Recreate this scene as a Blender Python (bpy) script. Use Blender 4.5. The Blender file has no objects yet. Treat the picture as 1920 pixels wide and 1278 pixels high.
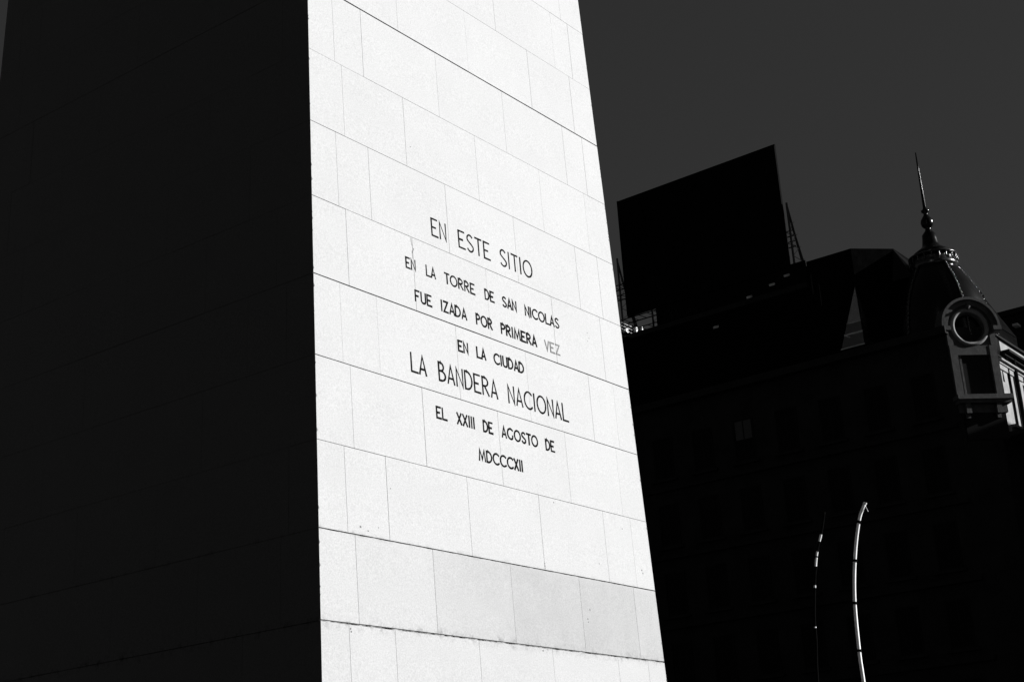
import bpy, math, random
from mathutils import Vector, Matrix
random.seed(7)
S = bpy.context.scene
COL = S.collection

# ------------------------------------------------------------------ camera
cam_d = bpy.data.cameras.new('camera')
cam = bpy.data.objects.new('camera', cam_d)
COL.objects.link(cam)
S.camera = cam
fw = Vector((0.76521258, 0.55473023, 0.32668652))
rt = Vector((0.60283188, -0.79551664, -0.06121283))
up = Vector((-0.22592795, -0.24377788, 0.9431484))
M4 = Matrix((rt, up, -fw)).transposed().to_4x4()
M4.translation = Vector((-14.4705, -13.9913, 1.70))
cam.matrix_world = M4
cam_d.sensor_width = 36
cam_d.lens = 53.44
cam_d.clip_start = 0.1
cam_d.clip_end = 8000
S.render.resolution_x = 1024
S.render.resolution_y = 681

# ------------------------------------------------------------------ light (black and white film behind a red filter)
SUN_AZ, SUN_EL = math.radians(142), math.radians(20)      # azimuth from +Y towards +X
w = bpy.data.worlds.new('World')
S.world = w
w.use_nodes = True
nt = w.node_tree
nt.nodes.clear()
sky = nt.nodes.new('ShaderNodeTexSky')
sky.sky_type = 'NISHITA'
sky.sun_disc = False
sky.sun_elevation = SUN_EL
sky.sun_rotation = SUN_AZ
sky.altitude = 30
sky.air_density = 1.0
sky.dust_density = 0.3
sky.ozone_density = 2.0
sep = nt.nodes.new('ShaderNodeSeparateColor')
comb = nt.nodes.new('ShaderNodeCombineColor')
flt = nt.nodes.new('ShaderNodeMath'); flt.operation = 'MULTIPLY'
flt.inputs[1].default_value = 0.255                         # filter factor of the red filter on sky light
bg = nt.nodes.new('ShaderNodeBackground')
bg.inputs['Strength'].default_value = 0.05
wo = nt.nodes.new('ShaderNodeOutputWorld')
nt.links.new(sky.outputs[0], sep.inputs[0])
crv = nt.nodes.new('ShaderNodeMath'); crv.operation = 'POWER'   # low contrast of the deep blue sky on red sensitive film
crv.inputs[1].default_value = 0.45
nt.links.new(sep.outputs[0], crv.inputs[0])
nt.links.new(crv.outputs[0], flt.inputs[0])
for i in range(3):
    nt.links.new(flt.outputs[0], comb.inputs[i])
nt.links.new(comb.outputs[0], bg.inputs['Color'])
nt.links.new(bg.outputs[0], wo.inputs[0])
sd = bpy.data.lights.new('sun', 'SUN')
sd.energy = 5.0
sd.angle = math.radians(0.5)
sd.color = (1, 1, 1)
sun = bpy.data.objects.new('sun', sd)
COL.objects.link(sun)
sdir = Vector((math.sin(SUN_AZ)*math.cos(SUN_EL), math.cos(SUN_AZ)*math.cos(SUN_EL), math.sin(SUN_EL)))
sun.rotation_euler = sdir.to_track_quat('Z', 'Y').to_euler()
sun.location = (30, -40, 60)
S.view_settings.view_transform = 'Standard'
S.view_settings.look = 'None'
S.view_settings.gamma = 1
S.view_settings.use_curve_mapping = False
S.view_settings.exposure = 1.17

# ------------------------------------------------------------------ materials
def mat(name, v, rough=0.8, metal=0.0, spec=0.2, noise=0.0, scale=3.0, bump=0.0, bscale=None):
    m = bpy.data.materials.new(name)
    m.use_nodes = True
    n = m.node_tree
    b = n.nodes['Principled BSDF']
    b.inputs['Base Color'].default_value = (v, v, v, 1)
    b.inputs['Roughness'].default_value = rough
    b.inputs['Metallic'].default_value = metal
    b.inputs['Specular IOR Level'].default_value = spec
    tc = n.nodes.new('ShaderNodeTexCoord')
    if noise:
        nz = n.nodes.new('ShaderNodeTexNoise')
        nz.inputs['Scale'].default_value = scale
        nz.inputs['Detail'].default_value = 7
        nz.inputs['Roughness'].default_value = 0.65
        n.links.new(tc.outputs['Object'], nz.inputs['Vector'])
        mr = n.nodes.new('ShaderNodeMapRange')
        mr.inputs[1].default_value = 0.3; mr.inputs[2].default_value = 0.7
        mr.inputs[3].default_value = v*(1-noise); mr.inputs[4].default_value = v*(1+noise)
        n.links.new(nz.outputs[0], mr.inputs[0])
        n.links.new(mr.outputs[0], b.inputs['Base Color'])
    if bump:
        nb = n.nodes.new('ShaderNodeTexNoise')
        nb.inputs['Scale'].default_value = bscale or scale*4
        nb.inputs['Detail'].default_value = 5
        n.links.new(tc.outputs['Object'], nb.inputs['Vector'])
        bp = n.nodes.new('ShaderNodeBump')
        bp.inputs['Strength'].default_value = bump
        bp.inputs['Distance'].default_value = 0.02
        n.links.new(nb.outputs[0], bp.inputs['Height'])
        n.links.new(bp.outputs[0], b.inputs['Normal'])
    return m

def stone_material():
    """pale obelisk stone: every slab its own tone, fine grain, soft weathering blotches, soot smudges on some joints"""
    m = bpy.data.materials.new('obelisk stone')
    m.use_nodes = True
    n = m.node_tree; L = n.links
    b = n.nodes['Principled BSDF']
    b.inputs['Roughness'].default_value = 0.75
    b.inputs['Specular IOR Level'].default_value = 0.25
    geo = n.nodes.new('ShaderNodeNewGeometry')
    pos = geo.outputs['Position']
    def noise(scale, detail=4, rough=0.6, vec=None):
        q = n.nodes.new('ShaderNodeTexNoise')
        q.inputs['Scale'].default_value = scale
        q.inputs['Detail'].default_value = detail
        q.inputs['Roughness'].default_value = rough
        L.new(vec if vec is not None else pos, q.inputs['Vector'])
        return q.outputs[0]
    def mr(x, a, b_, c, d, clamp=True):
        q = n.nodes.new('ShaderNodeMapRange'); q.clamp = clamp
        for i, v in enumerate((a, b_, c, d)):
            q.inputs[i+1].default_value = v
        L.new(x, q.inputs[0]); return q.outputs[0]
    def mul(x, y):
        q = n.nodes.new('ShaderNodeMath'); q.operation = 'MULTIPLY'
        L.new(x, q.inputs[0])
        if isinstance(y, (int, float)): q.inputs[1].default_value = y
        else: L.new(y, q.inputs[1])
        return q.outputs[0]
    grain = mr(noise(62, 3, 0.8), 0.3, 0.7, 0.82, 1.18)
    grain2 = mr(noise(22, 5, 0.7), 0.3, 0.7, 0.975, 1.025)
    blotch = mr(noise(1.3, 5, 0.6), 0.35, 0.7, 1.015, 0.97)
    at = n.nodes.new('ShaderNodeAttribute'); at.attribute_type = 'OBJECT'; at.attribute_name = 'tone'
    # soot smudges: noise patches hanging along the joint at z = 4.17 (and faintly at 5.13)
    sx = n.nodes.new('ShaderNodeSeparateXYZ'); L.new(pos, sx.inputs[0])
    def smudge(z, width, depth):
        d = n.nodes.new('ShaderNodeMath'); d.operation = 'SUBTRACT'; L.new(sx.outputs[2], d.inputs[0]); d.inputs[1].default_value = z
        a = n.nodes.new('ShaderNodeMath'); a.operation = 'ABSOLUTE'; L.new(d.outputs[0], a.inputs[0])
        near = mr(a.outputs[0], 0, width, 1, 0)
        patch = mr(noise(7, 6, 0.75), 0.5, 0.68, 0, 1)
        k = mul(near, patch)
        return mr(k, 0, 1, 1, depth)
    tone = mul(mul(grain, grain2), mul(blotch, at.outputs['Fac']))
    zm = mr(sx.outputs[2], 4.1, 4.2, 0, 1); zm2 = mr(sx.outputs[2], 5.05, 5.16, 1, 0); xm = mr(sx.outputs[0], -1.9, .2, 0, 1)
    wn = mr(noise(3.2, 6, 0.7), 0.3, 0.7, 0.25, 1)
    tone = mul(tone, mr(mul(mul(zm, zm2), mul(xm, wn)), 0, 1, 1, 0.86))
    tone = mul(tone, mul(smudge(4.17, 0.09, 0.3), smudge(5.13, 0.05, 0.6)))
    val = mul(tone, 0.30)
    L.new(val, b.inputs['Base Color'])
    bp = n.nodes.new('ShaderNodeBump'); bp.inputs['Strength'].default_value = 0.25; bp.inputs['Distance'].default_value = 0.004
    L.new(noise(45, 4, 0.7), bp.inputs['Height']); L.new(bp.outputs[0], b.inputs['Normal'])
    return m

def mortar_material():
    m = bpy.data.materials.new('joint mortar')
    m.use_nodes = True
    n = m.node_tree; L = n.links
    b = n.nodes['Principled BSDF']; b.inputs['Roughness'].default_value = 0.95
    b.inputs['Specular IOR Level'].default_value = 0.1
    geo = n.nodes.new('ShaderNodeNewGeometry')
    q = n.nodes.new('ShaderNodeTexNoise'); q.inputs['Scale'].default_value = 5.5; q.inputs['Detail'].default_value = 6
    q.inputs['Roughness'].default_value = 0.7
    L.new(geo.outputs['Position'], q.inputs['Vector'])
    r = n.nodes.new('ShaderNodeMapRange')
    for i, v in enumerate((0.42, 0.62, 0.008, 0.26)): r.inputs[i+1].default_value = v
    L.new(q.outputs[0], r.inputs[0]); L.new(r.outputs[0], b.inputs['Base Color'])
    return m

STONE = stone_material()
MORTAR = mortar_material()
INK = mat('dark lettering paint', 0.006, 0.9, spec=0.0, noise=0.5, scale=25)
INKF = mat('faded lettering paint', 0.10, 0.8, noise=0.45, scale=25)
ASPHALT = mat('asphalt', 0.045, 0.9, noise=0.25, scale=1.5, bump=0.3)
PAVING = mat('plaza paving', 0.05, 0.85, noise=0.25, scale=2, bump=0.2)
KERB = mat('kerb stone', 0.10, 0.85, noise=0.2, scale=2)
LINE = mat('road paint', 0.5, 0.7, noise=0.2, scale=5)
DARKWALL = mat('dark facade render', 0.02, 1.0, spec=0.0, noise=0.25, scale=0.8, bump=0.2)
TRIM = mat('dark facade moulding', 0.02, 1.0, spec=0.0, noise=0.2, scale=2)
DGLASS = mat('dark window glass', 0.006, 0.3, spec=0.05)
DFRAME = mat('dark window frame', 0.015, 1.0, spec=0.0)
PANEGLINT = mat('grey painted pane reflection', 0.06, 0.8, noise=0.1, scale=4)
SLATE = mat('slate roof', 0.004, 1.0, spec=0.0, noise=0.4, scale=3, bump=0.4)
ZINC = mat('dark zinc', 0.003, 0.2, spec=0.22, noise=0.35, scale=4, bump=0.12)
LEAD = mat('polished lead roll', 0.08, 0.2, metal=0.85, noise=0.3, scale=6, bump=0.2)
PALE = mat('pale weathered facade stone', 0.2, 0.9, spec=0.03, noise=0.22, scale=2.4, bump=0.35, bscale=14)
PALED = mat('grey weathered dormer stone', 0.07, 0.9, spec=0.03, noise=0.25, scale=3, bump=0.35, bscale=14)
BOARD = mat('black advertising panel', 0.006, 1.0, spec=0.0, noise=0.3, scale=0.7)
STEEL = mat('dark painted steel', 0.008, 1.0, spec=0.0)
WHITE = mat('white enamel', 0.6, 0.5, noise=0.1, scale=5)
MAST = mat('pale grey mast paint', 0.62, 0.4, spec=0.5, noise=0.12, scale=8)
MASTD = mat('dark mast paint and shade', 0.004, 1.0, spec=0.0, noise=0.3, scale=8)
SKYGLASS = mat('sloping reflective glass', 0.55, 0.08, metal=0.9)
DUSKGLASS = mat('glass with dimmer painted reflection', 0.22, 0.1, metal=0.9)
OFF = mat('office block render', 0.12, 0.9, noise=0.2, scale=0.6, bump=0.2)

# ------------------------------------------------------------------ mesh helpers
class MB:
    def __init__(s): s.v = []; s.f = []
    def add(s, vs, fs):
        o = len(s.v); s.v += [tuple(v) for v in vs]; s.f += [tuple(i+o for i in f) for f in fs]
    def box(s, x0, x1, y0, y1, z0, z1):
        s.add([(x0,y0,z0),(x1,y0,z0),(x1,y1,z0),(x0,y1,z0),(x0,y0,z1),(x1,y0,z1),(x1,y1,z1),(x0,y1,z1)],
              [(0,3,2,1),(4,5,6,7),(0,1,5,4),(1,2,6,5),(2,3,7,6),(3,0,4,7)])
    def prism(s, pts, z0, z1):                      # pts: counter-clockwise plan polygon
        n = len(pts)
        s.add([(x,y,z0) for x,y in pts]+[(x,y,z1) for x,y in pts],
              [tuple(range(n))[::-1], tuple(range(n, 2*n))]+[(i,(i+1)%n,n+(i+1)%n,n+i) for i in range(n)])
    def frustum(s, p0, z0, p1, z1):
        n = len(p0)
        s.add([(x,y,z0) for x,y in p0]+[(x,y,z1) for x,y in p1],
              [tuple(range(n))[::-1], tuple(range(n, 2*n))]+[(i,(i+1)%n,n+(i+1)%n,n+i) for i in range(n)])
    def tube(s, pts, rs, n=8):
        pts = [Vector(p) for p in pts]
        if not hasattr(rs, '__len__'): rs = [rs]*len(pts)
        vs = []; k = len(pts)
        ref = None
        for i, p in enumerate(pts):
            t = (pts[min(i+1,k-1)]-pts[max(i-1,0)]).normalized()
            if ref is None:
                ref = Vector((0,0,1)) if abs(t.z) < 0.9 else Vector((1,0,0))
            a = t.cross(ref).normalized(); b = t.cross(a).normalized(); ref = -b if False else ref
            for j in range(n):
                q = 2*math.pi*j/n
                vs.append(p+(a*math.cos(q)+b*math.sin(q))*rs[i])
        fs = [(i*n+j, i*n+(j+1)%n, (i+1)*n+(j+1)%n, (i+1)*n+j) for i in range(k-1) for j in range(n)]
        fs += [tuple(range(n))[::-1], tuple((k-1)*n+j for j in range(n))]
        s.add(vs, fs)
    def bar(s, a, b, r): s.tube([a, b], r, 4)
    def lathe(s, prof, c=(0,0), n=24):
        vs = [(c[0]+r*math.cos(2*math.pi*j/n), c[1]+r*math.sin(2*math.pi*j/n), z) for r, z in prof for j in range(n)]
        k = len(prof)
        fs = [(i*n+j, i*n+(j+1)%n, (i+1)*n+(j+1)%n, (i+1)*n+j) for i in range(k-1) for j in range(n)]
        fs += [tuple(range(n))[::-1], tuple((k-1)*n+j for j in range(n))]
        s.add(vs, fs)
    def build(s, name, m, parent=None, M=None, smooth=False, loc=None):
        me = bpy.data.meshes.new(name)
        vs = s.v
        if M is not None: vs = [tuple(M @ Vector(v)) for v in vs]
        if loc is not None: vs = [(x-loc[0], y-loc[1], z-loc[2]) for x, y, z in vs]
        me.from_pydata(vs, [], s.f)
        me.materials.append(m)
        if smooth:
            for p in me.polygons: p.use_smooth = len(p.vertices) == 4
        me.update()
        o = bpy.data.objects.new(name, me); COL.objects.link(o)
        if parent is not None: o.parent = parent
        if loc is not None: o.location = loc
        return o

def thing(name, label, cat, loc=(0,0,0), group=None, rz=0):
    o = bpy.data.objects.new(name, None); COL.objects.link(o)
    o.empty_display_size = 0.3
    o.location = loc; o.rotation_euler = (0,0,rz)
    o['label'] = label; o['category'] = cat
    if group: o['group'] = group
    return o
def tag(o, label, cat, group=None):
    o['label'] = label; o['category'] = cat
    if group: o['group'] = group
    return o
def struct(o): o['kind'] = 'structure'; return o
def share(src, name, parent, loc, rz=0):
    o = src.copy(); o.name = name; COL.objects.link(o); o.parent = parent; o.location = loc; o.rotation_euler = (0,0,rz)
    return o

# ------------------------------------------------------------------ ground, roads, plaza
g = MB(); R = 3000
g.add([(-R,-R,0),(R,-R,0),(R,R,0),(-R,R,0)], [(0,1,2,3)])
struct(g.build('ground', ASPHALT))
g = MB(); g.box(-22, 20, -20, 22, -0.2, 0.13)
struct(g.build('plaza_paving', PAVING))
g = MB()
for b in ((-22.3,20.3,-20.3,-20.003),(-22.3,20.3,22.003,22.3),(-22.3,-22.003,-20.001,22.001),(20.003,20.3,-20.001,22.001)):
    g.box(*b, -0.2, 0.15)
struct(g.build('kerb', KERB))
g = MB()
for lane in (-40, -34, -28):
    for k in range(-12, 12):
        g.add([(lane,k*8,.004),(lane+.15,k*8,.004),(lane+.15,k*8+3,.004),(lane,k*8+3,.004)], [(0,1,2,3)])
struct(g.build('lane_markings', LINE))

# ------------------------------------------------------------------ the obelisk
K = 0.027658
def hw(z): return 3.4-K*z
ROW, Z0 = 0.95556, 10.860
ob = thing('obelisk', 'huge tapering white stone obelisk with dark inscription, left face in black shadow', 'obelisk')
def shell(z0, z1, inset):
    a, b = hw(z0)-inset, hw(z1)-inset
    m = MB(); m.frustum([(-a,-a),(a,-a),(a,a),(-a,a)], z0, [(-b,-b),(b,-b),(b,b),(-b,b)], z1); return m
ZTOP = Z0+9*ROW
shell(0.0, ZTOP-0.004, 0.012).build('core', MORTAR, ob)

def on_face(side, u, z, d):
    """point on a face: u along it, z up, d metres proud of it"""
    h = hw(z)+d
    if side == 0: return (u, -h, z)           # sunlit face, looks to -Y
    if side == 1: return (-h, -u, z)          # shaded face, looks to -X
    if side == 2: return (-u, h, z)
    return (h, u, z)
# visible width of the course joints (line k is the top of course k), in metres
LINEW = {-1: .019, 3: .0145, 4: .010, 6: .0145, 7: .021, 2: .0065, 1: .0065, 0: .0045, 5: .0065, -2: .0035, -3: .0035}
def lw(k): return LINEW.get(k, .005)
def joints(k, zc):
    e = hw(zc)-(0.56 if k % 2 == 0 else 0.425)
    base = [0, 1.44, 2.88] if k % 2 == 0 else [.716, 2.155]
    js = sorted(set([s*b for b in base for s in (1,-1) if b < e-.2]+[e, -e]))
    return js
rj = random.Random(3)
def slab_mesh(side, k, m=None, only=None):
    zt, zb = Z0-ROW*k, Z0-ROW*(k+1)
    js = joints(k, (zt+zb)/2)
    ed = [None]+js+[None]
    out = []
    for i in range(len(ed)-1):
        gap = rj.choice((.0028,.0036,.0042,.0055))/2*(1 if side == 0 else .45)
        g_ = lw if side == 0 else (lambda q: .0022+.25*(lw(q)-.004))
        z1 = zt-g_(k)/2+rj.uniform(-.0006,.0006); z0 = zb+g_(k+1)/2+rj.uniform(-.0006,.0006)
        z0 = max(z0, 0.0)
        pr = rj.uniform(0, .0016); tilt = rj.uniform(-.0006, .0006)
        P = []
        for d, ins in ((pr, 0), (-.03, 0)):
            for zz, uu in ((z0,0),(z0,1),(z1,1),(z1,0)):
                e = ed[i] if uu == 0 else ed[i+1]
                if e is None:
                    u = (-1 if uu == 0 else 1)*(hw(zz)+d)      # mitred at the arris
                    dd = d
                else:
                    u = e+(gap if uu == 0 else -gap)
                    dd = d+(tilt if d > 0 or ins == 0 and d != -.03 else 0)
                P.append(on_face(side, u, zz, dd))
        out.append((P, i))
    return out
FACES = [(0,1,2,3),(7,6,5,4),(4,5,1,0),(5,6,2,1),(6,7,3,2),(7,4,0,3)]
rt_ = random.Random(11)
rows = range(-9, 12)
for side in (0, 1):
    for k in rows:
        if Z0-ROW*k < 0.05 or k > 10: continue
        for P, i in slab_mesh(side, k):
            m = MB(); m.add(P, FACES)
            c = Vector((0,0,0))
            for q in P: c += Vector(q)/8
            o = m.build('slab', STONE, ob, loc=tuple(c))
            t = 1.0+rt_.uniform(-.012, .010)
            if side == 0 and k == 6: t = (.975,.95,.90,.86,.85,.90)[min(i,5)]
            if side == 0 and k == 7: t *= .97
            if side == 0 and k >= 8: t *= .97
            o['tone'] = t
# the remaining courses, joined: lowest plinth course, the two far faces, the upper shaft
m = MB()
for side in (2, 3):
    for k in rows:
        if Z0-ROW*k < 0.05 or k > 10: continue
        for P, i in slab_mesh(side, k): m.add(P, FACES)
for side in range(4):
    for P, i in slab_mesh(side, 11):
        if P[2][2] > P[0][2]: m.add(P, FACES)
o = m.build('far_slabs', STONE, ob); o['tone'] = 1.0; o['kind'] = 'stuff'
m = MB()
z = ZTOP
while z < 62.9:
    z2 = min(z+ROW, 63)
    a, b = hw(z+.003), hw(z2-.003)
    m.frustum([(-a,-a),(a,-a),(a,a),(-a,a)], z+.003, [(-b,-b),(b,-b),(b,b),(-b,b)], z2-.003)
    z = z2
o = m.build('upper_shaft', STONE, ob); o['tone'] = 1.0
m = MB(); a = hw(63)
m.frustum([(-a,-a),(a,-a),(a,a),(-a,a)], 63.0, [(-.05,-.05),(.05,-.05),(.05,.05),(-.05,.05)], 67.5)
o = m.build('pyramidion', STONE, ob); o['tone'] = 1.0

# inscription: engraved and painted capitals, each a stroke drawing in a box of width w and height 1
def arc(cx, cy, rx, ry, a0, a1, n=14):
    return [(cx+rx*math.cos(math.radians(a0+(a1-a0)*i/n)), cy+ry*math.sin(math.radians(a0+(a1-a0)*i/n))) for i in range(n+1)]
def glyph(c):
    if c == 'E': return .42, [[(0,1),(.4,1)], [(0,1),(0,0),(.42,0)], [(0,.5),(.27,.5)]]
    if c == 'F': return .40, [[(0,0),(0,1),(.38,1)], [(0,.5),(.26,.5)]]
    if c == 'L': return .42, [[(0,1),(0,0),(.42,0)]]
    if c == 'I': return .02, [[(0,0),(0,1)]]
    if c == 'N': return .42, [[(0,0),(0,1),(.42,0),(.42,1)]]
    if c == 'T': return .44, [[(0,1),(.44,1)], [(.22,1),(.22,0)]]
    if c == 'A': return .44, [[(0,0),(.22,1),(.44,0)], [(.065,.28),(.375,.28)]]
    if c == 'V': return .40, [[(0,1),(.2,0),(.4,1)]]
    if c == 'X': return .38, [[(0,0),(.38,1)], [(0,1),(.38,0)]]
    if c == 'Z': return .40, [[(0,1),(.38,1),(0,0),(.40,0)]]
    if c == 'U': return .42, [[(0,1),(0,.26)]+arc(.21,.24,.21,.24,180,360)+[(.42,1)]]
    if c == 'M': return .60, [[(0,0),(.08,1),(.30,.12),(.52,1),(.60,0)]]
    if c == 'O': return .66, [arc(.33,.5,.33,.5,0,360,28)]
    if c == 'C': return .56, [arc(.34,.5,.34,.5,48,312,22)]
    if c == 'G': return .60, [arc(.34,.5,.34,.5,48,300,22)+[(.56,.24),(.56,.34)]]
    if c == 'D': return .48, [[(0,0),(0,1),(.12,1)]+arc(.12,.5,.36,.5,90,-90,16)+[(0,0)]]
    if c == 'P': return .38, [[(0,0),(0,1),(.14,1)]+arc(.14,.75,.24,.25,90,-90,12)+[(0,.5)]]
    if c == 'R': return .44, [[(0,0),(0,1),(.14,1)]+arc(.14,.75,.25,.25,90,-90,12)+[(0,.5)], [(.14,.5),(.42,0)]]
    if c == 'B': return .42, [[(0,0),(0,1),(.12,1)]+arc(.12,.77,.2,.23,90,-90,12)+[(0,.54)], [(.12,.54)]+arc(.14,.27,.28,.27,90,-90,12)+[(0,0)]]
    if c == 'S': return .42, [arc(.21,.76,.19,.24,35,200,12)+[(.10,.60),(.30,.44)]+arc(.21,.25,.21,.25,15,-150,12)]
def ribbon(m, side, pts, x0, z0, sx, sz, wd, lift):
    """a painted cut of constant width following pts, with mitred corners, 2 mm proud"""
    P = [Vector((x0+x*sx, z0+y*sz)) for x, y in pts]
    closed = (P[0]-P[-1]).length < 1e-5
    if closed: P = P[:-1]
    n = len(P); Lf = []; Rt = []
    for i in range(n):
        a = P[(i-1) % n] if (closed or i > 0) else None
        b = P[(i+1) % n] if (closed or i < n-1) else None
        d1 = (P[i]-a).normalized() if a is not None else (b-P[i]).normalized()
        d2 = (b-P[i]).normalized() if b is not None else d1
        n1 = Vector((-d1.y, d1.x)); n2 = Vector((-d2.y, d2.x))
        t = (n1+n2)
        if t.length < 0.25: t = n1
        t.normalize(); k = 1/max(0.45, t.dot(n1))
        e = Vector((0,0))
        if not closed and i == 0: e = -d1*wd*.4
        if not closed and i == n-1: e = d2*wd*.4
        wj = wd*random.uniform(.88, 1.12)
        Lf.append(P[i]+e+t*k*wj/2); Rt.append(P[i]+e-t*k*wj/2)
    vs = []
    for q in range(n):
        for pnt in (Lf[q], Rt[q]):
            vs.append(on_face(side, pnt.x, pnt.y, lift)); vs.append(on_face(side, pnt.x, pnt.y, -.004))
    fs = []
    rng = range(n) if closed else range(n-1)
    for q in rng:
        r = (q+1) % n
        fs += [(4*q+2,4*r+2,4*r,4*q), (4*q,4*r,4*r+1,4*q+1), (4*q+3,4*r+3,4*r+2,4*q+2)]
    if not closed:
        fs += [(0,1,3,2), (4*(n-1)+2,4*(n-1)+3,4*(n-1)+1,4*(n-1))]
    m.add(vs, fs)
TEXT = [  # cap height, stroke, baseline z, words (text, start x, end x)
 (.228, .0245, 9.100, [('EN',-1.055,-.758),('ESTE',-.525,.135),('SITIO',.338,1.055)]),
 (.131, .0235, 8.517, [('EN',-1.592,-1.402),('LA',-1.218,-1.028),('TORRE',-.866,-.255),('DE',-.065,.142),('SAN',.305,.615),('NICOLAS',.792,1.572)]),
 (.133, .0265, 8.123, [('FUE',-1.460,-1.136),('IZADA',-.972,-.465),('POR',-.290,.054),('PRIMERA',.223,1.003),('VEZ',1.178,1.530)]),
 (.131, .0255, 7.672, [('EN',-.696,-.490),('LA',-.332,-.138),('CIUDAD',.015,.655)]),
 (.227, .025, 7.203, [('LA',-1.614,-1.326),('BANDERA',-1.110,.044),('NACIONAL',.254,1.580)]),
 (.134, .0255, 6.718, [('EL',-1.208,-.998),('XXIII',-.825,-.478),('DE',-.321,-.115),('AGOSTO',.051,.817),('DE',.975,1.184)]),
 (.134, .0255, 6.335, [('MDCCCXII',-.452,.440)]),
]
GAP = .195
for cap, wd0, zb, words in TEXT:
    line = None
    zc = zb+cap/2
    line = bpy.data.objects.new('inscription_line', None); COL.objects.link(line); line.parent = ob
    line.empty_display_size = .1
    line.location = on_face(0, 0, zc, 0)
    line['label'] = 'line of dark capitals reading ' + ' '.join(q[0] for q in words)
    for word, xs, xe in words:
        wd = wd0*(.8 if word == 'VEZ' else 1)
        gl = [glyph(c) for c in word]
        def gp(a, b):
            if a == 'I' or b == 'I': return GAP*1.05
            if a in 'ALTV' and b in 'ATOVD' : return GAP*.62
            return GAP*.9
        tot = sum(x[0] for x in gl)+sum(gp(word[i], word[i+1]) for i in range(len(word)-1))
        sx = (xe-xs-wd)/tot
        x = xs+wd/2
        for i, (gw, st) in enumerate(gl):
            m = MB()
            for j, pts in enumerate(st):
                ribbon(m, 0, pts, x, zb, sx, cap, wd, .0032+.0007*j)
            c = on_face(0, x+gw*sx/2, zc, 0)
            o = m.build('letter', INKF if word == 'VEZ' else INK, line, loc=c)
            o.location = Vector(c)-Vector(line.location)
            if word == 'VEZ': o['label'] = 'faded grey letter '+word[i]
            x += gw*sx+(gp(word[i], word[i+1])*sx if i < len(word)-1 else 0)

# weathering that has a shape of its own: pits and a hairline crack
m = MB()
for u, z, s in ((-2.62,5.22,.016),(-2.50,5.19,.012),(-2.33,5.25,.008),(1.04,6.03,.012),(1.62,4.72,.012),(1.55,4.60,.014),(1.56,4.56,.010),
                (.72,5.15,.012),(.72,5.18,.014),(.72,5.21,.012),(2.98,5.38,.014),(3.0,5.34,.016),(2.6,5.9,.012),(1.95,5.35,.010),(-2.1,5.72,.010),
                (-1.35,10.2,.008),(.52,4.13,.016),(-2.85,4.12,.014),(-2.84,4.09,.012),(2.25,8.62,.010),(2.28,8.55,.010),(2.24,8.50,.008)):
    P = []
    for q in range(6):
        r = s*random.uniform(.55, 1.1)
        P.append((u+r*math.cos(q*1.047), z+r*math.sin(q*1.047)))
    m.add([on_face(0, a, b, .0022) for a, b in P]+[on_face(0, a, b, -.004) for a, b in P], [(0,1,2,3,4,5)]+[(i,(i+6),(i+1)%6+6,(i+1)%6) for i in range(6)])
o = m.build('pits', INKF, ob); o['kind'] = 'stuff'
m = MB()
ribbon(m, 0, [(-1.462,8.93),(-1.455,8.86),(-1.43,8.80),(-1.438,8.76),(-1.452,8.745),(-1.450,8.69),(-1.444,8.66)], 0, 0, 1, 1, .008, .0022)
ribbon(m, 0, [(-1.425,8.80),(-1.452,8.745)], 0, 0, 1, 1, .016, .0027)
m.build('crack', INKF, ob)
m = MB()
for i in range(46):
    z = random.uniform(3.3, 14.4); sg = random.choice((-1, 1)); s_ = random.uniform(.006, .017); h = hw(z)+.0026
    m.add([(sg*h,-h,z-s_*1.6),(sg*(h-s_),-h,z),(sg*h,-h,z+s_*1.8),(sg*h,-h+s_,z)], [(0,1,2),(0,2,3),(0,3,1),(1,3,2)])
o = m.build('arris_chips', INKF, ob); o['kind'] = 'stuff'

# ------------------------------------------------------------------ windows (shared part meshes)
def frame_mesh(wd, ht, dp, t=.07, mull=True):
    m = MB()
    m.box(-dp,0, -wd/2,-wd/2+t, 0,ht); m.box(-dp,0, wd/2-t,wd/2, 0,ht)
    m.box(-dp,0, -wd/2+t,wd/2-t, 0,t); m.box(-dp,0, -wd/2+t,wd/2-t, ht-t,ht)
    if mull:
        m.box(-dp+.01,-.01, -t/3,t/3, t,ht-t)
    return m
def wing_windows(parent, frame0, pane0, places, rz):
    """places: (x, y, z) of sill centre; the window looks along local -X turned by rz"""
    res = []
    for i, (x, y, z) in enumerate(places):
        f = share(frame0, 'window', parent, (x, y, z), rz)
        p = share(pane0, 'pane', f, (0,0,0))
        res.append(f)
    return res

# ------------------------------------------------------------------ corner building with the cupola
AX = Vector((53.50, 9.75))
cb = thing('corner_building', 'dark corner building with slate roofs and a round windowed dormer under a spired cupola', 'building')
# main walls to the eaves: west wing looks to -X, south wing to -Y, corner chamfered
plan = [(51.0,48.0),(51.0,8.85),(52.35,7.5),(82.0,7.5),(82.0,22.0),(66.0,22.0),(66.0,48.0)]
m = MB(); m.prism(plan, 0, 19.05); m.build('wall', DARKWALL, cb)  # shade is put into the dark wall colour; only the sunlit upper south wall is pale
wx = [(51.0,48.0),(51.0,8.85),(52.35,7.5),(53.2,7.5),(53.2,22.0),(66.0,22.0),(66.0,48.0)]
m = MB(); m.prism(wx, 19.05, 23.95); m.build('upper_wall', DARKWALL, cb)
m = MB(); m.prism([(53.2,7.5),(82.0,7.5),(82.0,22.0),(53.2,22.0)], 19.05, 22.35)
m.build('pale_wall', PALE, cb)
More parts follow.
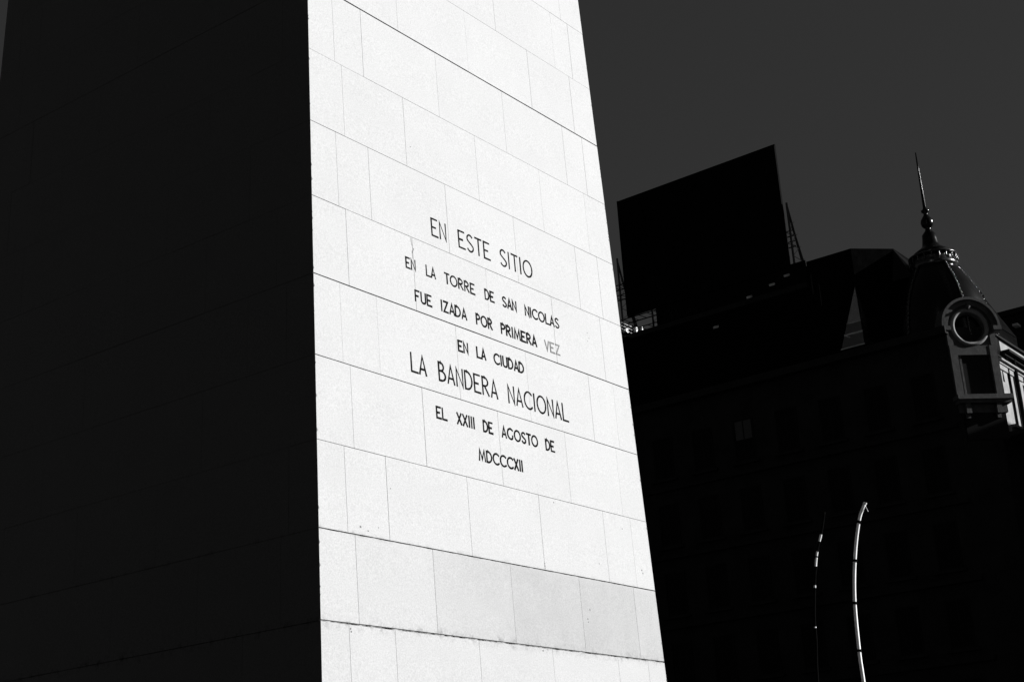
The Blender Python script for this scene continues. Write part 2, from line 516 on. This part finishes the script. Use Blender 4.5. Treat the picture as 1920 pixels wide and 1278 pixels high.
# roof terrace block behind the sign, parapet, attic
m = MB()
m.box(52.2, 64, 15.75, 27.6, 23.95, 28.30)
m.box(52.2, 64, 27.6, 47, 23.95, 28.1)
m.box(53.4, 60, 15.80, 21.0, 28.3, 29.85); m.box(54.5, 60, 27.6, 30, 28.11, 29.9)      # plant room hidden behind the board's foot
m.build('roof_storey', SLATE, cb)
m = MB(); m.box(51.9, 52.199, 15.75, 28.2, 28.15, 28.42); m.box(50.55, 51.0, 8.7, 48, 23.55, 23.9); m.build('cornice', TRIM, cb)
m = MB(); m.prism([(52.2,15.749),(52.2,13.31),(53.83,11.76),(60,11.76),(60,15.749)], 23.95, 29.58)
m.build('attic', SLATE, cb)
m = MB(); m.add([(53.83,11.755,29.5),(54.2,11.755,29.5),(53.35,10.75,28.0),(54.6,10.6,28.0),(53.0,11.755,27.6),(53.0,10.7,27.6),(56,11.755,27.6),(56,10.6,27.6)],
                [(0,2,3,1),(0,4,5,2),(2,5,7,3),(1,3,7,6),(4,6,7,5)])
m.build('attic_roof_slope', ZINC, cb)
# small stacks and pipes on the roof that catch the sun
for x, y, z0, z1, r in ((51.6,14.96,27.35,27.98,.03),(52.0,15.5,28.2,28.75,.03)):
    m = MB(); m.tube([(x,y,z0-.5),(x,y,z1)], r, 8); m.build('vent_pipe', ZINC, cb)
# west wing windows
wf = frame_mesh(1.15, 2.15, .05); wf0 = wf.build('window', DFRAME, cb, smooth=False)
wp = MB(); wp.add([(-.02,-.5,.07),(-.02,.5,.07),(-.02,.5,2.08),(-.02,-.5,2.08)], [(3,2,1,0)])
wp0 = wp.build('pane', DGLASS, wf0)
first = True
sills = MB(); sills.box(-.22,0,-.75,.75,-.15,-.02); sl0 = None
bl = MB(); bl.add([(-.026,-.45,1.1),(-.026,.45,1.1),(-.026,.45,2.05),(-.026,-.45,2.05)], [(3,2,1,0)]); bl0 = None
for fl in range(6):
    for k in range(16):
        y = 10.3+k*2.35; z = 2.6+fl*3.45
        if first:
            f = wf0; f.location = (51.0-.001, y, z); first = False; pn = wp0
        else:
            f = share(wf0, 'window', cb, (50.999, y, z)); pn = share(wp0, 'pane', f, (0,0,0))
        if sl0 is None: sl0 = sills.build('sill', TRIM, f)
        else: share(sl0, 'sill', f, (0,0,0))
        if (fl, k) in ((5,4),(5,11)):  # grey card paints a faint reflection on the pane
            if bl0 is None: bl0 = bl.build('pane_reflection', PANEGLINT, f)
            else: share(bl0, 'pane_reflection', f, (0,0,0))
for z in (5.4, 8.85, 12.3, 15.75, 19.2):
    m = MB(); m.box(50.8, 50.999, 8.95, 48, z, z+.2); m.build('string_course', TRIM, cb)

# south wing: cornices, pilasters, downpipe and windows in sunlight
def south(name, x0, x1, y, z0, z1, mt=PALE):
    m = MB(); m.box(x0, x1, y, 7.499, z0, z1); return m.build(name, mt, cb)
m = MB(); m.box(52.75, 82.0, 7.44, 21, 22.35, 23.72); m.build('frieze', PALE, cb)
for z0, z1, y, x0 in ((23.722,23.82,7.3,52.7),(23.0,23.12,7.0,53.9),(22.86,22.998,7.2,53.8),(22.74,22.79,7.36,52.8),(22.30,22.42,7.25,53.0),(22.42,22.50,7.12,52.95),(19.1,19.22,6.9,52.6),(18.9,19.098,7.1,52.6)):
    m = MB(); m.box(x0, 82.0, y, 7.439 if z0 > 22.4 else 7.498, z0, z1); m.build('cornice', DARKWALL if z0 > 22.7 else PALE, cb)  # the thinnest dark strip paints a shadow line on the frieze
x = 53.45
pil = None
for k, (x0, x1) in enumerate(((52.9,54.08),(54.3,54.85),(55.28,56.12),(57.75,58.3),(58.7,59.3),(61.2,61.7),(62.1,62.6))):
    south('pilaster', x0, x1, 7.36, 19.225, 22.05)
    south('capital', x0-.04, x1+.04, 7.30, 22.05, 22.295)
m = MB(); m.tube([(55.06,7.25,19.2),(55.06,7.25,23.0)], .10, 8); m.build('downpipe', STEEL, cb)
m = MB(); m.tube([(54.19,7.3,19.2),(54.19,7.3,22.95)], .05, 8); m.build('downpipe', STEEL, cb)
m = MB(); m.box(-.6,.6,-.03,0,0,2.5)
sw = m.build('window', DGLASS, cb); sw.location = (56.95, 7.498, 19.5)
fr = MB(); fr.box(-.6,-.54,-.06,-.03,0,2.5); fr.box(.54,.6,-.06,-.03,0,2.5); fr.box(-.54,.54,-.06,-.03,2.44,2.5); fr.box(-.03,.03,-.06,-.03,0,2.44)
frm = fr.build('frame', DFRAME, sw)
for xx in (60.25, 63.5, 66.6):
    s2 = share(sw, 'window', cb, (xx, 7.498, 19.5)); share(frm, 'frame', s2, (0,0,0))
# balcony rail at the shadow line
m = MB(); m.box(52.5, 82, 6.55, 7.499, 18.7, 18.895); m.build('balcony_slab', DARKWALL, cb)
# steep slate roof behind the cupola and over the south wing
m = MB()
c = (54.6, 10.2)
def sq(h): return [(c[0]-h,c[1]-h),(c[0]+h,c[1]-h),(c[0]+h,c[1]+h),(c[0]-h,c[1]+h)]
m.frustum([(53.6,7.62),(57.25,7.55),(57.5,13.6),(52.4,13.6)], 24.6, [(54.9,9.4),(55.46,9.34),(55.46,10.6),(54.9,10.6)], 28.6)
m.prism([(53.6,7.65),(57.22,7.58),(57.45,13.5),(53.6,13.5)], 23.83, 24.6)
m.build('pavilion_roof', SLATE, cb)
m = MB()
m.tube([(55.46,9.34,28.62),(56.30,8.50,26.80)], .045, 6)
m.build('hip_roll', ZINC, cb)
m = MB(); m.frustum([(56.5,7.9),(82,7.9),(82,21),(56.5,21)], 23.3, [(57.5,9.6),(81,9.6),(81,20),(57.5,20)], 24.6)
m.build('wing_roof', SLATE, cb)

# the cupola
cu = (AX.x, AX.y)
dome_prof = [(2.40,21.5),(2.38,23.6),(2.33,24.2),(2.24,24.9),(2.09,25.6),(1.88,26.25),(1.60,26.85),(1.30,27.35),(1.08,27.7),(1.0,27.8)]
m = MB(); m.lathe(dome_prof, cu, 40); m.build('dome', ZINC, cb, smooth=True)
for j in range(5):
    q = math.radians(299.4+72*j)
    pts = [(cu[0]+(r+.02)*math.cos(q), cu[1]+(r+.02)*math.sin(q), z) for r, z in dome_prof[1:]]
    m = MB(); m.tube(pts, .055, 6)
    for i in range(len(pts)-1):
        for f_ in (.0,.33,.66):
            a, b = Vector(pts[i]), Vector(pts[i+1]); p_ = a.lerp(b, f_)
            pr = [(.0,-.05),(.06,-.03),(.075,0),(.06,.03),(.0,.05)]
            m.lathe([(r+.001, p_.z+h) for r, h in pr], (p_.x+.05*math.cos(q), p_.y+.05*math.sin(q)), 8)
    m.build('rib', LEAD, cb, smooth=True)
m = MB(); m.lathe([(.95,27.7),(1.10,27.82),(1.12,27.95),(1.02,28.05),(1.05,28.18),(1.0,28.3),(.8,28.4)], cu, 32); m.build('crown_ring', LEAD, cb, smooth=True)
m = MB()
m.lathe([(.8,28.3),(.92,28.5),(.90,28.62),(.72,28.75),(.52,28.9),(.42,29.0),(.40,29.1),(.36,29.35),(.34,29.6),(.22,29.75),(.15,29.85),(.13,29.95),(.2,30.0),(.28,30.1),(.31,30.25),(.28,30.4),(.18,30.55),(.11,30.66),(.10,30.75),(.19,30.82),(.20,30.9),(.10,30.98),(.08,31.1),(.06,32.2),(.045,33.2),(.03,34.05)], cu, 24)
m.build('finial', ZINC, cb, smooth=True)
m = MB()
for j in range(20):
    q = 2*math.pi*j/20
    m.lathe([(.02,28.02),(.05,28.1),(.025,28.2),(.05,28.3),(.02,28.36)], (cu[0]+1.13*math.cos(q), cu[1]+1.13*math.sin(q)), 6)
m.lathe([(1.1,28.34),(1.17,28.36),(1.17,28.42),(1.1,28.44)], cu, 32)
m.build('balustrade', LEAD, cb, smooth=True)

# stone dormer with the round window, looks to the chamfered corner (azimuth 225)
nx, ny = math.sin(math.radians(225)), math.cos(math.radians(225))
DC = (AX.x+nx*2.45, AX.y+ny*2.45)
DM = Matrix.Translation((DC[0], DC[1], -.71)) @ Matrix(((-ny, -nx, 0, 0), (nx, -ny, 0, 0), (0,0,1,0), (0,0,0,1)))
# local: x to the viewer's right along the face, -y outwards, z up
dm = DM
ZC, XC = 24.62, 0.03
def ringpts(r, n, a0=0, a1=360):
    return [(XC+r*math.cos(math.radians(a0+(a1-a0)*i/n)), ZC+r*math.sin(math.radians(a0+(a1-a0)*i/n))) for i in range(n+1)]
def band(m, inner, outer, y0, y1):
    """solid band between two outlines of equal length, from depth y0 (front) to y1"""
    n = len(inner)
    vs = []
    for (a, b), (c_, d) in zip(inner, outer):
        vs += [(a,y0,b),(c_,y0,d),(a,y1,b),(c_,y1,d)]
    fs = []
    for i in range(n-1):
        p, q = 4*i, 4*(i+1)
        fs += [(p,q,q+1,p+1),(p+1,q+1,q+3,p+3),(p+2,p+3,q+3,q+2),(p,p+2,q+2,q)]
    fs += [(0,1,3,2),(4*(n-1),4*(n-1)+2,4*(n-1)+3,4*(n-1)+1)]
    m.add(vs, fs)
dor = MB()
# wall plate of the dormer around the round opening
n = 48
inner = ringpts(.80, n)
outer = []
for i in range(n+1):
    a = math.radians(360*i/n); cx, sz_ = math.cos(a), math.sin(a)
    if sz_ >= 0: outer.append((XC+1.26*cx, ZC+1.26*sz_))
    else:
        k = min(1.12/abs(cx) if abs(cx) > 1e-6 else 99, .90/abs(sz_))
        k = min(k, 1.26)
        outer.append((XC+k*cx, ZC+k*sz_))
band(dor, inner, outer, -.02, .6)
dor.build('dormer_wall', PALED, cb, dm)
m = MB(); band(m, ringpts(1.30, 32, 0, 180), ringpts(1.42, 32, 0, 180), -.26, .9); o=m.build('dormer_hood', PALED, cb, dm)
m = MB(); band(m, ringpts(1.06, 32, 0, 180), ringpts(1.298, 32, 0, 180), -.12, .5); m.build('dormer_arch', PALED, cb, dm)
for sg in (-1, 1):
    m = MB(); m.box(XC+sg*1.24-.2, XC+sg*1.24+.2, -.3, .5, 24.42, 24.615); m.build('hood_stop', PALED, cb, dm)
# moulded ring and recessed glass
rg = MB(); nn = 48; k8 = 10
vs = []
for i in range(nn):
    a = 2*math.pi*i/nn
    for j in range(k8):
        b = 2*math.pi*j/k8
        r = .83+.10*math.cos(b)
        vs.append((XC+r*math.cos(a), -.04-.10*math.sin(b), ZC+r*math.sin(a)))
rg.add(vs, [(i*k8+j, ((i+1)%nn)*k8+j, ((i+1)%nn)*k8+(j+1)%k8, i*k8+(j+1)%k8) for i in range(nn) for j in range(k8)])
rg.build('round_window_moulding', PALE, cb, dm, smooth=True)
m = MB(); band(m, ringpts(.66, 48), ringpts(.795, 48), .04, .3)
rw = m.build('round_window', PALED, cb, dm)
m = MB(); P = ringpts(.66, 40)[:-1]; m.add([(a,.22,b) for a, b in P], [tuple(range(40))])
m.build('pane', DGLASS, rw, dm)
# carved drops and garland on both sides of the ring
m = MB()
for sg in (-1,1):
    for a, r0 in ((152,1.0),(168,1.0),(185,1.0)):
        aa = math.radians(a if sg < 0 else 180-a)
        x_, z_ = XC+r0*math.cos(aa), ZC+r0*math.sin(aa)
        m.tube([(x_,-.02,z_-.07),(x_,-.10,z_),(x_,-.02,z_+.08)], [.02,.07,.02], 6)
m.tube([(XC,-.05,ZC+.82),(XC,-.22,ZC+.97),(XC,-.10,ZC+1.12)], [.05,.13,.05], 8)
o = m.build('carved_ornament', PALED, cb, dm, smooth=True); o['kind'] = 'stuff'
# body below: side piers, lintel, opening, sill on brackets
bd = MB()
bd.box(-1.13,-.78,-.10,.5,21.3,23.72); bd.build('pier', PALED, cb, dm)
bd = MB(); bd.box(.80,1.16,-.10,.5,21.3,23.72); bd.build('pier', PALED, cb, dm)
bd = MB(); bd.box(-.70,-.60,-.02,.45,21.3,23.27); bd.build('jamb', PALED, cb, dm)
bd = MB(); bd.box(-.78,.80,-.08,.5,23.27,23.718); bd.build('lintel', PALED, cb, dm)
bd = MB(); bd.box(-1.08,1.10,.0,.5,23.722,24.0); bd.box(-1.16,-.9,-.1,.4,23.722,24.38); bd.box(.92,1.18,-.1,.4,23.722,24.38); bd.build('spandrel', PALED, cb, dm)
bd = MB(); bd.box(-.60,.80,.32,.4,21.3,23.27); dw = bd.build('window', DGLASS, cb, dm)
bd = MB(); bd.box(.08,.13,.27,.319,21.3,23.27); bd.box(-.60,.80,.27,.3195,21.3,21.38); bd.build('frame', DFRAME, dw, dm)
bd = MB(); bd.box(-1.25,1.40,-.42,.3,21.08,21.296); bd.box(-1.18,1.33,-.32,.3,20.92,21.078); bd.build('sill', PALED, cb, dm)
for xb in (-.75, .72):
    bd = MB(); bd.box(xb-.12,xb+.12,-.28,.3,20.45,20.918); bd.box(xb-.09,xb+.09,-.14,.3,20.25,20.449); bd.build('bracket', PALED, cb, dm)
bd = MB(); bd.box(-1.1,1.22,-.04,.3,20.53,20.915); bd.build('apron', PALED, cb, dm)
bd = MB(); bd.box(-.9,1.1,-.02,.045,19.3,20.52); bd.build('window', DGLASS, cb, dm)

# glass pyramid on the terrace ledge
gp_ = thing('glass_pyramid', 'slender grey glass pyramid with pale frame on the dark roof ledge', 'skylight', (51.35, 13.32, 23.95))
B = [(-.6,-.62,.12),(-.6,.60,.12),(.6,.60,.12),(.6,-.62,.12)]
A_ = (.30, -.18, 3.45)
def lerp(a, b, t): return tuple(a[i]+(b[i]-a[i])*t for i in range(3))
m = MB(); m.box(-.66,.66,-.68,.66,0,.10); m.build('base', SLATE, gp_)
LV = [0, .22, .40, .72, 1]
for f_ in range(4):
    a, b = B[f_], B[(f_+1)%4]
    for i in range(4):
        q = [lerp(a, A_, LV[i]), lerp(b, A_, LV[i]), lerp(b, A_, LV[i+1]), lerp(a, A_, LV[i+1])]
        cen = Vector((0,-.0,1.2))
        mm = MB()
        if LV[i+1] == 1: mm.add(q[:3]+[tuple(v*.985 for v in q[0]), tuple(v*.985 for v in q[1]), tuple(v*.985 for v in q[2])], [(0,1,2),(5,4,3)])
        else: mm.add(q, [(0,1,2,3)])
        mm.build('pane', SKYGLASS if i > 1 else DUSKGLASS, gp_)  # lower tiers tinted darker, painting the fade of the sky reflection
m = MB(); m.bar(B[0], B[1], .06); m.build('bottom_rail', WHITE, gp_)
m = MB(); m.bar(B[0], B[3], .03); m.build('bottom_rail', MAST, gp_)
for t, r in ((.22,.05),(.40,.03)):
    m = MB(); m.bar(lerp(B[0],A_,t), lerp(B[1],A_,t), r); m.build('glazing_bar', MAST, gp_)
m = MB(); m.bar(lerp(B[1],A_,.22), lerp(lerp(B[1],A_,.22), lerp(B[0],A_,.05), .3), .02); m.build('stay', MAST, gp_)
for f_ in range(4):
    m = MB(); m.bar(B[f_], A_, .012); m.build('edge_bar', DFRAME, gp_)

# ------------------------------------------------------------------ rooftop advertising board
bb = thing('billboard', 'big black rectangular billboard on lattice supports, standing on the dark roof', 'billboard', (52.2, 21.5, 28.3))
def rel(*p): return (p[0]-52.2, p[1]-21.5, p[2]-28.3)
m = MB()
x0, x1 = 52.18, 52.28
m.add([rel(x0,16.63,29.68),rel(x1,16.63,29.68),rel(x1,26.5,29.50),rel(x0,26.5,29.50),rel(x0,16.63,36.47),rel(x1,16.63,36.47),rel(x1,26.47,36.36),rel(x0,26.47,36.36)],
      [(0,3,2,1),(4,5,6,7),(0,1,5,4),(1,2,6,5),(2,3,7,6),(3,0,4,7)])
m.build('panel', BOARD, bb)
m = MB(); m.box(0,.06,-5.7,3.2,.02,1.4); m.build('skirt_panel', BOARD, bb)
m = MB()
for y in (16.63, 26.4): m.box(-.08,-.021, y-21.5, y-21.5+.08, 1.3, 8.05)
m.box(-.08,-.021,-4.75,4.85,1.22,1.32); m.build('frame', BOARD, bb)
for y in (16.45, 18.6, 20.9, 23.2, 25.0, 26.9):
    f_ = (0.12, y-21.5)
    top, back = 4.6, 1.75
    m = MB()
    m.bar((f_[0],f_[1],0),(f_[0],f_[1],top+.2), .06)
    m.bar((f_[0],f_[1],top),(back,f_[1],0), .06)
    m.bar((f_[0]+.28,f_[1],top-.9),(back+.35,f_[1],0), .05)
    for i in range(7):
        z = i*.62
        xb = f_[0]+(back-f_[0])*(1-z/top)
        xb2 = f_[0]+(back-f_[0])*(1-(z+.62)/top)
        m.bar((f_[0],f_[1],z),(xb,f_[1],z), .025)
        m.bar((f_[0],f_[1],z),(xb2 if i % 2 else xb2,f_[1],z+.62), .022)
        m.bar((xb,f_[1],z),(xb+.3,f_[1],z+.2), .02)
    m.build('support_truss', STEEL, bb)
for z in (.35, 1.05, 2.5, 3.1):
    m = MB(); m.bar((.5,-5.1,z),(.5,6.2,z), .035); m.bar((.5,-5.1,z+.3),(.5,6.2,z+.3), .03)
    for i in range(22):
        y = -5.1+i*.51
        m.bar((.5,y,z),(.5,y+.51,z+.3) , .02)
    m.build('lattice_beam', STEEL, bb)
# floodlights on arms under the board
for i, y in enumerate((-3.75, -2.9, -4.75, 1.7)):
    pass

t = thing('catwalk', 'small roof catwalk with thin white pipe rails between the obelisk edge and the billboard', 'catwalk', (50.5, 26.3, 28.1))
m = MB(); m.box(0, 1.7, 0, 2.4, 0, .12); m.build('deck', STEEL, t)
for h in (.42, .62, .80):
    m = MB(); m.bar((0,0,h),(1.7,0,h), .022); m.build('rail', WHITE, t)
    m = MB(); m.bar((0,0,h),(0,2.4,h), .022); m.build('rail', WHITE, t)
for k in range(4):
    m = MB(); m.bar((k*.55,0,.12),(k*.55,0,.84), .016); m.build('post', STEEL, t)
    m = MB(); m.bar((0,.6+k*.6,.12),(0,.6+k*.6,.84), .016); m.build('post', WHITE, t)
for i, (x, y, h, wd_, lb) in enumerate(((52.42, 26.2,.46,.17,'broad white rooftop vent box, left of the pair under the billboard corner'),
                                     (52.75,26.0,.52,.09,'narrow white rooftop vent post, right of the pair under the billboard corner'),
                                     (51.6,26.35,.22,.22,'low white rooftop box under the catwalk rails by the obelisk edge'))):
    t = thing('vent_box', lb, 'vent', (x, y, 28.42), 'white vents beside the catwalk')
    m = MB(); m.box(-wd_/2,wd_/2,-wd_/2,wd_/2,0,h); m.build('body', WHITE, t)
    m = MB(); m.box(-wd_/2-.01,wd_/2+.01,-wd_/2-.01,wd_/2+.01,h,h+.03); m.build('cap', STEEL, t)
for i, (x, y, z, lb) in enumerate(((51.75,18.88,28.45,'small floodlight at the parapet under the right half of the billboard'),
                       (51.75,17.55,28.75,'small floodlight at the parapet nearest the right truss of the billboard'),
                       (51.75,16.68,29.0,'tilted floodlight at the parapet right below the billboard corner'),
                       (51.7,20.95,27.35,'little floodlight hung below the parapet under the middle of the billboard'))):
    t = thing('floodlight', lb, 'floodlight', (x, y, z), 'floodlights below the billboard')
    m = MB(); m.box(-.10,.06,-.13,.13,-.05,.05); h_ = m.build('housing', WHITE, t, Matrix.Rotation(-.5, 4, 'Y'))
    m = MB(); m.bar((0,0,-.03),(.45,0,-.45), .015); m.build('arm', STEEL, t)

# far block at the right edge
fb = thing('far_building', 'dark distant building just showing at the right edge behind the cupola roof', 'building', (84, 14.4, 0))
m = MB(); m.box(0, 22, -1, 20, 0, 34.75); m.build('wall', DARKWALL, fb)
m = MB(); m.box(-.4, 22.4, -1.4, 20.4, 34.75, 35.1); m.build('cornice', TRIM, fb)
for k, y in enumerate((.7, 1.9, 2.9)):
    m = MB(); m.box(-1.0,-.402, y, y+.35, 33.7, 33.85); m.build('awning', WHITE, fb)
fw0 = frame_mesh(1.2, 1.6, .05).build('window', DFRAME, fb)
fp = MB(); fp.add([(-.02,-.53,.07),(-.02,.53,.07),(-.02,.53,1.53),(-.02,-.53,1.53)], [(3,2,1,0)])
fp0 = fp.build('pane', DGLASS, fw0); fw0.location = (-.001, 1.0, 30.5)
for fl in range(3):
    for k in range(6):
        if (fl, k) == (0, 0): continue
        f2 = share(fw0, 'window', fb, (-.001, 1.0+3*k, 30.5-3.3*fl)); share(fp0, 'pane', f2, (0,0,0))

# ------------------------------------------------------------------ two curved slender masts in front of the dark facade
BX, BY = 22.15, 2.09
rx, ry = .402, -.916
def mast(name, label, offs, r, body, collars, bands, cap=True):
    x_b = offs[0][0]
    base = (BX+rx*x_b, BY+ry*x_b, 0)
    t = thing(name, label, 'mast', base, 'curved masts by the avenue')
    P = []
    def cr(p0, p1, p2, p3, u):
        return tuple(.5*((2*p1[i])+(-p0[i]+p2[i])*u+(2*p0[i]-5*p1[i]+4*p2[i]-p3[i])*u*u+(-p0[i]+3*p1[i]-3*p2[i]+p3[i])*u**3) for i in range(2))
    q = [offs[0]]+list(offs)+[offs[-1]]
    for i in range(1, len(q)-2):
        for s in range(6): P.append(cr(q[i-1], q[i], q[i+1], q[i+2], s/6))
    P.append(offs[-1])
    def w3(o, z): return ((o-x_b)*rx, (o-x_b)*ry, z)
    pts = [w3(*p) for p in P]
    m = MB(); m.tube(pts, [r*(1.25-.25*z/10) for o, z in P], 12); m.build('shaft', body, t, smooth=True)
    def at(z):
        for a, b in zip(P, P[1:]):
            if a[1] <= z <= b[1]:
                k = (z-a[1])/(b[1]-a[1]); return a[0]+(b[0]-a[0])*k
        return P[-1][0]
    for z in collars:
        m = MB(); m.tube([w3(at(z-.03), z-.03), w3(at(z+.03), z+.03)], r*1.6, 12); m.build('collar', MASTD, t)
    for z0, z1 in bands:  # pale sleeves paint broken sun glints along the shaft
        m = MB(); m.tube([w3(at(z0), z0), w3(at((z0+z1)/2), (z0+z1)/2), w3(at(z1), z1)], r*1.1, 12); m.build('painted_glint', MAST, t)
    m = MB(); m.tube([(0,0,0),(0,0,.25)], r*3, 16); m.build('base', MASTD, t)
    if cap:
        e = P[-1]
        m = MB(); m.tube([w3(*e), w3(e[0]+.03, e[1]+.05)], r*1.2, 10); m.build('cap', MAST, t)
        m = MB(); m.tube([w3(e[0]+.02, e[1]-.04), w3(e[0]+.07, e[1]-.20)], r*.14, 6); m.build('cable_end', MAST, t)
    return t
mast('curved_mast', 'tall slender pale mast bowed like a bracket with dark collars, brightly sunlit',
     [(-.02,0),(-.10,2),(-.18,4),(-.205,5.6),(-.21,6.4),(-.15,7.68),(.01,8.77),(.23,9.66),(.42,10.06)], .042, MAST, (6.35,7.55,8.63,9.62), ())
mast('curved_mast', 'thin bowed mast, shade painted dark and broken sun glints painted pale, left of the bright one',
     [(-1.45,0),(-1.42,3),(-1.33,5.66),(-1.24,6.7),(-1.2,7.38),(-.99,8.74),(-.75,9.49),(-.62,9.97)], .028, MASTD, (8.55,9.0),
     ((9.22,9.40),(8.85,9.03),(8.58,8.81),(8.04,8.10),(7.02,7.05)), cap=False)  # this shaft is coloured dark in place of shade

# ------------------------------------------------------------------ unseen buildings; those on plaza and avenue added to shade ground and dark face
def block(name, label, x0, x1, y0, y1, H):
    t = thing(name, label, 'building', ((x0+x1)/2, y1, 0))
    w2, d = (x1-x0)/2, y1-y0
    m = MB(); m.box(-w2, w2, -d, 0, 0, H); m.build('wall', OFF, t)
    m = MB(); m.box(-w2-.3, w2+.3, -d-.3, .3, H, H+.5); m.build('cornice', OFF, t)
    f0 = None
    nf = int((H-2)//3.6)
    nk = int((x1-x0)//5)
    for fl in range(nf):
        for k in range(nk):
            p = (-w2+2.5+k*5, .001, 1.5+fl*3.6)
            if f0 is None:
                f0 = frame_mesh(1.6, 2.0, .05).build('window', DFRAME, t)
                pp = MB(); pp.add([(-.02,-.73,.07),(-.02,.73,.07),(-.02,.73,1.93),(-.02,-.73,1.93)], [(3,2,1,0)])
                p0 = pp.build('pane', DGLASS, f0)
                f0.location = p; f0.rotation_euler = (0,0,-math.pi/2)
            else:
                f = share(f0, 'window', t, p, -math.pi/2); share(p0, 'pane', f, (0,0,0))
block('unseen_block', 'low grey block added unseen behind the viewer to shade the plaza', 30.5, 48, -75, -50, 23.3)  # block added to keep sun off the plaza ground
block('added_shade_tower', 'broad grey tower added unseen behind the viewer to shade the ground, left of the low block', -90, 29.5, -80, -50, 66.0)  # tower added and sized to shade the ground facing the dark obelisk face
block('unseen_block', 'grey office block across the side street from the cupola corner', 58, 104, -36, -13, 28.2)
for i, (y0, y1, H) in enumerate(((-24, 4, 38), (7, 40, 43), (43, 78, 36))):  # row added to hide low sky from the dark obelisk face
    t = thing('added_avenue_block', ('added dark block screening low sky across the avenue, nearest the tower', 'tallest added dark block screening low sky across the avenue, middle of three', 'added dark block screening low sky across the avenue, farthest from the tower')[i], 'building', (-82, (y0+y1)/2, 0), 'added blocks across the avenue')
    h_ = (y1-y0)/2
    m = MB(); m.box(-18, 0, -h_, h_, 0, H); m.build('wall', DARKWALL, t)
    m = MB(); m.box(-18.3, .3, -h_-.3, h_+.3, H, H+.5); m.build('cornice', TRIM, t)
    f0 = frame_mesh(1.6, 2.0, .05).build('window', DFRAME, t)
    pp = MB(); pp.add([(-.02,-.73,.07),(-.02,.73,.07),(-.02,.73,1.93),(-.02,-.73,1.93)], [(3,2,1,0)]); p0 = pp.build('pane', DGLASS, f0)
    f0.location = (.001, -h_+2.5, 2); f0.rotation_euler = (0,0,math.pi)
    for fl in range(int((H-3)//3.5)):
        for k in range(int(2*h_//4.5)):
            if fl == k == 0: continue
            f = share(f0, 'window', t, (.001, -h_+2.5+k*4.5, 2+fl*3.5), math.pi); share(p0, 'pane', f, (0,0,0))
